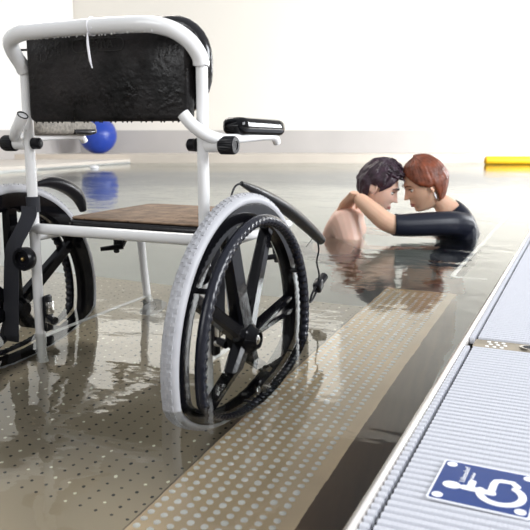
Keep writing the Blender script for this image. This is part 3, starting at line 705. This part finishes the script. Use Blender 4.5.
def g2(x, y, sx_, sy_): return math.exp(-(x / sx_) ** 2 - (y / sy_) ** 2)
def head_pt(a, th, male):
    """a azimuth (0 = face), th polar from the crown; local frame: face +Y, up +Z"""
    dx, dy, dz = math.sin(th) * math.sin(a), math.sin(th) * math.cos(a), math.cos(th)
    x, y, z = .076 * dx, .096 * dy, .118 * dz
    if z < 0:
        t = min(1, -z / .118)
        x *= 1 - (.30 if male else .38) * t ** 1.3
        if y < 0: y *= 1 - .62 * t
        else: y *= 1 + .06 * t
    if dy > 0:   # face
        fx = x; front = max(0, dy)
        if z < 0: y += .045 * t ** 2.6 * math.sqrt(max(0, 1 - t ** 6)) * max(0, math.cos(a)) ** 1.2
        y = y * (1 - .05 * front)
        if z < .03 and z > -.035:
            k = (0.025 - z) / .055; k = max(0, min(1, k)); y += .030 * k ** 1.2 * math.exp(-(x / (.007 + .007 * k)) ** 2) * (1 if z > -.030 else max(0, 1 - (-.030 - z) / .005))
        y += .006 * g2(x, z - .030, .045, .012)
        for sgn in (-1, 1): y -= .010 * g2(x - sgn * .032, z - .008, .017, .012)
        for sgn in (-1, 1): y += .003 * g2(x - sgn * .04, z + .022, .02, .018)
        y += .0075 * g2(x, z + .057, .020, .007) + .007 * g2(x, z + .070, .017, .006)
        y -= .003 * g2(x, z + .064, .02, .0025)
        y -= .004 * g2(x, z + .083, .02, .007)
        y += .009 * g2(x, z + .103, .022, .014)
    return Vector((x, y, z))
def head_data(T, male, na=120, nt_=90):
    vs = []; fs = []
    for i in range(nt_ + 1):
        th = PI * i / nt_
        for j in range(na): vs.append(T @ head_pt(2 * PI * j / na, th, male))
    for i in range(nt_):
        for j in range(na): fs.append((i * na + j, (i + 1) * na + j, (i + 1) * na + (j + 1) % na, i * na + (j + 1) % na))
    out = [(vs, fs)]
    for s in (-1, 1):   # ears
        mb = MB(); pts = []
        for k_ in range(14):
            a = math.radians(-60 + 300 * k_ / 13); pts.append((s * (.079 + .006 * math.sin(a * .5)), -.012 - .016 * math.cos(a), -.004 + .028 * math.sin(a) * (1 if math.sin(a) > 0 else .85)))
        mb.tube(pts, .0045, 8); mb.sphere((s * .077, -.010, -.006), (.006, .014, .024), 12, 8)
        mb.sphere((s * .078, -.004, -.030), (.005, .008, .009), 10, 6)
        out.append(([T @ Vector(v) for v in mb.v], mb.f))
    return out
def head_T(center, yaw_face, pitch, roll=0, sc=1.0):
    """face direction: yaw_face measured in the ground plane, then tipped down by pitch"""
    f = Vector((math.cos(yaw_face) * math.cos(pitch), math.sin(yaw_face) * math.cos(pitch), -math.sin(pitch)))
    up = Vector((math.cos(yaw_face) * math.sin(pitch), math.sin(yaw_face) * math.sin(pitch), math.cos(pitch)))
    r = f.cross(up)
    m3 = Matrix((r, f, up)).transposed(); m3 = m3 @ Matrix.Rotation(roll, 3, 'Y')
    return Matrix.Translation(center) @ (m3 * sc).to_4x4()

def face_parts(T, parent, hair_col, mouth_open=False):
    for s in (-1, 1):
        mb = MB(); mb.sphere((s * .031, .0715, .006), (.0125, .0095, .0075), 16, 10); e_ = mb.build('eye', 'eye_white', parent); e_.data.transform(T)
        mb = MB(); mb.sphere((s * .031, .0775, .0035), (.0065, .0045, .0055), 12, 8); q = mb.build('iris', 'eye_dark', e_); q.data.transform(T)
        mb = MB(); mb.tube([(s * .044, .074, .012), (s * .031, .0855, .0145), (s * .019, .083, .009)], .0017, 6, sub=4); q = mb.build('eyelash', 'eye_dark', e_); q.data.transform(T)
        mb = MB(); mb.tube([(s * .050, .075, .028), (s * .034, .090, .034), (s * .016, .0955, .028)], [.0016, .003, .0022], 8, sub=4); q = mb.build('eyebrow', hair_col, parent); q.data.transform(T)
    mb = MB(); mb.tube([(-.024, .079, -.064), (-.010, .0925, -.0595), (0, .0945, -.061), (.010, .0925, -.0595), (.024, .079, -.064)], [.001, .0036, .0034, .0036, .001], 10, sub=4)
    mb.tube([(-.022, .079, -.066), (0, .0945, -.069), (.022, .079, -.066)], [.001, .0044, .001], 10, sub=5); q = mb.build('lips', 'lips', parent); q.data.transform(T)

def hair(T, parent, material, mask, thick, nz, seed, name='hair'):
    """shell grown outward from the scalp where mask(a, th) holds, with combed strands"""
    na, nt_ = 150, 90; vs = []; idx = {}; fs = []
    def key(i, j): return (i, j % na)
    inside = [[mask(2 * PI * j / na if j <= na / 2 else 2 * PI * j / na - 2 * PI, PI * i / nt_) for j in range(na)] for i in range(nt_ + 1)]
    for i in range(nt_ + 1):
        for j in range(na):
            if inside[i][j] <= 0: continue
            a = 2 * PI * j / na; a = a if a <= PI else a - 2 * PI; th = PI * i / nt_
            p = head_pt(a, th, True); nrm = Vector((p.x / .076 ** 2, p.y / .096 ** 2, p.z / .118 ** 2)).normalized()
            ed = min(1, inside[i][j] * 5)
            strand = noise.noise(Vector((a * 9 + seed, th * 1.6, seed))) * .5 + noise.noise(Vector((a * 26, th * 3, seed + 4))) * .35 + noise.noise(Vector((p.x * 40, p.y * 40, p.z * 40 + seed))) * .5
            h_ = thick(a, th) * (.35 + .65 * math.sqrt(ed)) + nz * strand * ed
            idx[(i, j)] = len(vs); vs.append(p + nrm * (h_ + .0005))
    for i in range(nt_):
        for j in range(na):
            k4 = [(i, j), (i + 1, j), (i + 1, (j + 1) % na), (i, (j + 1) % na)]
            if all(k_ in idx for k_ in k4): fs.append(tuple(idx[k_] for k_ in k4))
    mb = MB(); mb.add(vs, fs); return mb

def hand_chain(defs, pre, wrist, palm_dir, side, nrm, par, L_=.18, curl=.5, spread=.22):
    """palm and five fingers appended to a skeleton; side = towards the thumb, nrm = palm facing"""
    d = Vector(palm_dir).normalized(); s = Vector(side); s = (s - d * s.dot(d)).normalized(); n_ = Vector(nrm); n_ = (n_ - d * n_.dot(d) - s * n_.dot(s)).normalized(); wv = Vector(wrist)
    return wv, d, s, n_
def hand_data(wrist, d, side, palm_n, curl=.55, size=1.0):
    d = Vector(d).normalized(); s = Vector(side); s = (s - d * s.dot(d)).normalized(); n_ = Vector(palm_n); n_ = (n_ - d * n_.dot(d) - s * n_.dot(s)).normalized(); wv = Vector(wrist)
    out = []
    mb = MB()   # palm: flattened tapered tube
    mb.tube([wv - d * .02 * size, wv + d * .02 * size, wv + d * .05 * size, wv + d * .085 * size, wv + d * .098 * size], [.024 * size, .030 * size, .038 * size, .040 * size, .034 * size], 16, sub=3, flat=(1, .38), up=n_)
    out.append((mb.v, mb.f))
    for k_, (off, ln) in enumerate(((.030, .070), (.010, .078), (-.010, .073), (-.029, .058))):
        base = wv + (d * .085 + s * off) * size; dir_ = (d + s * off * 3).normalized(); P_ = [base - dir_ * .02 * size, base]; cu = 0
        for ph, fr in enumerate((.45, .31, .24)):
            cu += curl * (.6 if ph == 0 else .9); P_.append(P_[-1] + (dir_ * math.cos(cu) + n_ * math.sin(cu)) * ln * fr * size)
        mb = MB(); mb.tube(P_, [.0085 * size, .0088 * size, .0082 * size, .0074 * size, .0055 * size], 10, sub=3); out.append((mb.v, mb.f))
    b0 = wv + (d * .02 + s * .022) * size; P_ = [b0, b0 + (d * .028 + s * .026) * size, b0 + (d * .058 + s * .034 + n_ * .006) * size, b0 + (d * .080 + s * .034 + n_ * .014) * size]
    mb = MB(); mb.tube(P_, [.014 * size, .011 * size, .0095 * size, .0065 * size], 10, sub=3); out.append((mb.v, mb.f))
    return out

# --- person with short dark hair (left), bare shoulders, facing right
YM = 3.50
pm = empty('person', (W(343, 235, YM).x, YM, -1.2)); tag(pm, 'person with short dark wet hair and bare shoulders leaning into an embrace in the pool', 'person')
T1 = head_T(W(377.5, 187, 3.50), math.radians(-14), math.radians(24), math.radians(0), 1.03)
hc = T1.translation
ns = W(346, 221, 3.37); fsd = W(352, 217, 3.70); nb = W(352, 211, 3.53)
hx = W(335, 235, 3.55).x
defs = {
 'pelvis': ((hx - .02, 3.57, -.48), (.15, .12), None),
 'waist': ((hx + .0, 3.56, -.30), (.125, .10), 'pelvis'),
 'chest': ((hx + .03, 3.55, -.10), (.15, .115), 'waist'),
 'up': ((hx + .055, 3.54, .02), (.12, .10), 'chest'),
 'neck': (nb + Vector((.01, 0, .005)), .056, 'up'),
 'nk2': (hc + Vector((-.045, .01, -.055)), .053, 'neck'),
 'nsh': (ns + Vector((0, 0, -.005)), .076, 'up'), 'nel': ((W(362, 235, 3.30).x, 3.30, -.20), .044, 'nsh'), 'nwr': ((W(412, 235, 3.34).x, 3.34, -.26), .028, 'nel'),
 'fsh': (fsd, .060, 'up'), 'fel': ((W(372, 235, 3.74).x, 3.74, -.20), .044, 'fsh'), 'fwr': ((W(420, 235, 3.66).x, 3.66, -.24), .028, 'fel'),
 'hipn': ((hx - .02, 3.47, -.56), .095, 'pelvis'), 'kn': ((hx + .06, 3.46, -.84), .060, 'hipn'), 'ann': ((hx - .0, 3.46, -1.14), .036, 'kn'), 'ton': ((hx + .14, 3.46, -1.17), .030, 'ann'),
 'hipf': ((hx - .02, 3.67, -.56), .095, 'pelvis'), 'kf': ((hx + .08, 3.68, -.84), .060, 'hipf'), 'anf': ((hx + .02, 3.68, -1.14), .036, 'kf'), 'tof': ((hx + .16, 3.68, -1.17), .030, 'anf'),
}
V, E_, R_l = chain(defs); body = to_data(skin_mesh(V, E_, R_l, 0))
dat = [body] + head_data(T1, True)
for wn, side in (('nwr', (0, 0, 1)), ('fwr', (0, 0, 1))):
    wv = Vector(defs[wn][0]); el = Vector(defs[wn[0] + 'el'][0]); dat += hand_data(wv, wv - el, side, (0, 1 if wn == 'nwr' else -1, 0), .35)
remeshed(dat, .0038, 'body', 'skin_pale', pm).matrix_parent_inverse = Matrix.Translation(pm.location).inverted()
def under_person(o, p): o.matrix_parent_inverse = Matrix.Translation(p.location).inverted()
def man_mask(a, th):
    d = math.degrees(th); aa = abs(math.degrees(a))
    lim = 52 if aa < 28 else (52 + (aa - 28) * .9 if aa < 62 else (82 + (aa - 62) * .9 if aa < 80 else (88 if aa < 104 else 128)))
    return (lim - d) / 40
mb = hair(T1, pm, 'hair_dark', man_mask, lambda a, th: .016 + .012 * max(0, math.cos(th)) + .004 * math.cos(a), .010, 3)
rnd = random.Random(5)
for i in range(46):     # loose wet locks on the top and the fringe
    a = rnd.uniform(-1.5, 1.5); th = rnd.uniform(.1, .95); p = head_pt(a, th, True); nrm = Vector((p.x / .006, p.y / .009, p.z / .014)).normalized()
    fwd = Vector((rnd.uniform(-.3, .3), 1, rnd.uniform(-.2, .35))); b0 = p + nrm * .014; ln = rnd.uniform(.018, .034)
    mb.tube([b0 - fwd * .012, b0 + nrm * .010, b0 + nrm * .012 + fwd * ln * .6, b0 + nrm * .004 + fwd * ln + Vector((0, .004, -.004))], [.005, .006, .0045, .0012], 7, sub=3)
ho = mb.build('hair', 'hair_dark', pm, 70); ho.data.transform(T1)
sol = ho.modifiers.new('thick', 'SOLIDIFY'); sol.thickness = .004; sol.offset = -1
hld = [o for o in (ho,)]
face_parts(T1, pm, 'hair_dark')
# swim shorts below the water
def garment(keys, defs, grow, name, material, parent, extra=None, voxel=.007):
    sub_ = {}
    for k_ in keys:
        p, r, par = defs[k_]; r = r if isinstance(r, tuple) else (r, r); sub_[k_] = (p, (r[0] + grow, r[1] + grow), par if par in keys else None)
    if extra: sub_.update(extra)
    V, E_, R_l = chain(sub_); return to_data(skin_mesh(V, E_, R_l, 0))
mid = lambda a, b, t: tuple(Vector(a) * (1 - t) + Vector(b) * t)
ex = {'tn': (mid(defs['hipn'][0], defs['kn'][0], .6), .088, 'hipn'), 'tf': (mid(defs['hipf'][0], defs['kf'][0], .6), .088, 'hipf')}
remeshed([garment(['pelvis', 'hipn', 'hipf'], defs, .012, '', '', pm, ex)], .008, 'swim_shorts', 'shorts', pm)

# --- person with auburn hair (right) in a dark wetsuit, facing left
YW = 3.44
pw = empty('person', (W(462, 235, YW).x, YW, -1.2)); tag(pw, 'person with auburn hair in a dark short-sleeved wetsuit hugging the dark-haired one', 'person')
T2 = head_T(W(424.5, 184.5, 3.47), math.radians(180 + 6), math.radians(24), 0, 1.02)
hc2 = T2.translation
S1 = W(452, 223, 3.32); S2 = W(462, 219, 3.62); EL = W(390, 226, 3.27); WR = W(355, 195, 3.33)
cx_ = W(463, 235, 3.46).x
defs2 = {
 'pelvis': ((cx_ - .03, 3.50, -.50), (.15, .12), None),
 'waist': ((cx_ - .01, 3.49, -.30), (.115, .09), 'pelvis'),
 'chest': ((cx_ + .005, 3.47, -.08), (.145, .105), 'waist'),
 'up': ((cx_ - .005, 3.47, .035), (.125, .085), 'chest'),
 'neck': (W(447, 207, 3.47), .050, 'up'),
 'nk2': (hc2 + Vector((.050, 0, -.055)), .049, 'neck'),
 'nsh': (S1, .056, 'up'), 'nel': (EL, .050, 'nsh'), 'nfa': (mid(EL, WR, .35), .049, 'nel'), 'nwr': (WR, .032, 'nfa'),
 'fsh': (S2, .054, 'up'), 'fel': ((W(405, 240, 3.70).x, 3.72, -.10), .042, 'fsh'), 'fwr': ((W(362, 240, 3.78).x, 3.80, -.06), .026, 'fel'),
 'hipn': ((cx_ - .03, 3.38, -.58), .092, 'pelvis'), 'kn': ((cx_ - .08, 3.38, -.86), .058, 'hipn'), 'ann': ((cx_ - .03, 3.38, -1.14), .035, 'kn'), 'ton': ((cx_ - .16, 3.38, -1.17), .029, 'ann'),
 'hipf': ((cx_ - .03, 3.58, -.58), .092, 'pelvis'), 'kf': ((cx_ - .08, 3.58, -.86), .058, 'hipf'), 'anf': ((cx_ - .03, 3.58, -1.14), .035, 'kf'), 'tof': ((cx_ - .16, 3.58, -1.17), .029, 'anf'),
}
V, E_, R_l = chain(defs2); body = to_data(skin_mesh(V, E_, R_l, 0))
dat = [body] + head_data(T2, False)
dat += hand_data(WR + Vector((-.010, .002, .002)), W(342, 208, 3.47) - W(352, 192, 3.38), (.6, -.5, .6), (.5, .6, -.5), .32, .98)
wv = Vector(defs2['fwr'][0]); dat += hand_data(wv, wv - Vector(defs2['fel'][0]), (0, 0, 1), (0, -1, 0), .35)
under_person(remeshed(dat, .0038, 'body', 'skin_tan', pw), pw)
def woman_mask(a, th):
    d = math.degrees(th); aa = abs(math.degrees(a))
    lim = 50 if aa < 22 else (50 + (aa - 22) * .75 if aa < 66 else (83 + (aa - 66) * .5 if aa < 84 else (93 if aa < 97 else (93 + (aa - 97) * 2.0 if aa < 118 else 135))))
    return (lim - d) / 40
mb = hair(T2, pw, 'hair_red', woman_mask, lambda a, th: .009 + .013 * (1 - math.cos(a)) * .5 + .003 * math.cos(th), .005, 9)
for i in range(16):      # combed-back ends at the nape
    a = PI + (i - 7.5) * .09; p = head_pt(a, 2.22, True); b0 = p * 1.10
    mb.tube([b0 + Vector((0, .004, .030)), b0 + Vector((0, -.007, .006)), b0 + Vector((0, -.014 - .003 * (i % 3), -.012 - .004 * (i % 2)))], [.009, .008, .0015], 8, sub=3)
ho = mb.build('hair', 'hair_red', pw, 70); ho.data.transform(T2); sol = ho.modifiers.new('thick', 'SOLIDIFY'); sol.thickness = .004; sol.offset = -1
face_parts(T2, pw, 'hair_red')
# ear ring
mb = MB(); mb.tube([(-.083, -.006, -.036), (-.085, -.005, -.050), (-.085, -.005, -.066)], [.0014, .0036, .0024], 8, sub=3); q = mb.build('earring', 'zip', pw); q.data.transform(T2)
def seg_d(p, a, b):
    a = Vector(a); b = Vector(b); ab = b - a; t = max(0, min(1, (p - a).dot(ab) / max(ab.length_squared, 1e-9))); return (p - a - ab * t).length
ws = remeshed([to_data(skin_mesh(V, E_, R_l, 0))], .0045, 'wetsuit', 'wetsuit', pw, 2)
on = [('pelvis', 'waist'), ('waist', 'chest'), ('chest', 'up'), ('up', 'nsh'), ('up', 'fsh'), ('nsh', 'nel'), ('fsh', 'fel'), ('pelvis', 'hipn'), ('pelvis', 'hipf'), ('hipn', 'kn'), ('hipf', 'kf'), ('up', 'neck')]
off = [('nel', 'nfa'), ('nfa', 'nwr'), ('fel', 'fwr'), ('kn', 'ann'), ('kf', 'anf'), ('neck', 'nk2')]
bm = bmesh.new(); bm.from_mesh(ws.data); bm.normal_update()
gone = [v for v in bm.verts if min(seg_d(v.co, defs2[i][0], defs2[j][0]) for i, j in on) > min(seg_d(v.co, defs2[i][0], defs2[j][0]) for i, j in off) - .002]
bmesh.ops.delete(bm, geom=gone, context='VERTS'); bm.normal_update()
for v in bm.verts: v.co += v.normal * .0065
bm.to_mesh(ws.data); bm.free(); ws.data.shade_smooth()
sd_ = ws.modifiers.new('thick', 'SOLIDIFY'); sd_.thickness = .004; sd_.offset = -1
mb = MB(); zp = W(456, 200, 3.44)
mb.tube([zp, zp + Vector((.03, -.012, -.04)), zp + Vector((.058, -.02, -.10))], .0022, 6, sub=4); mb.build('zip_seam', 'black_plastic', pw)

for p in (pm, pw):
    for o in p.children: under_person(o, p)
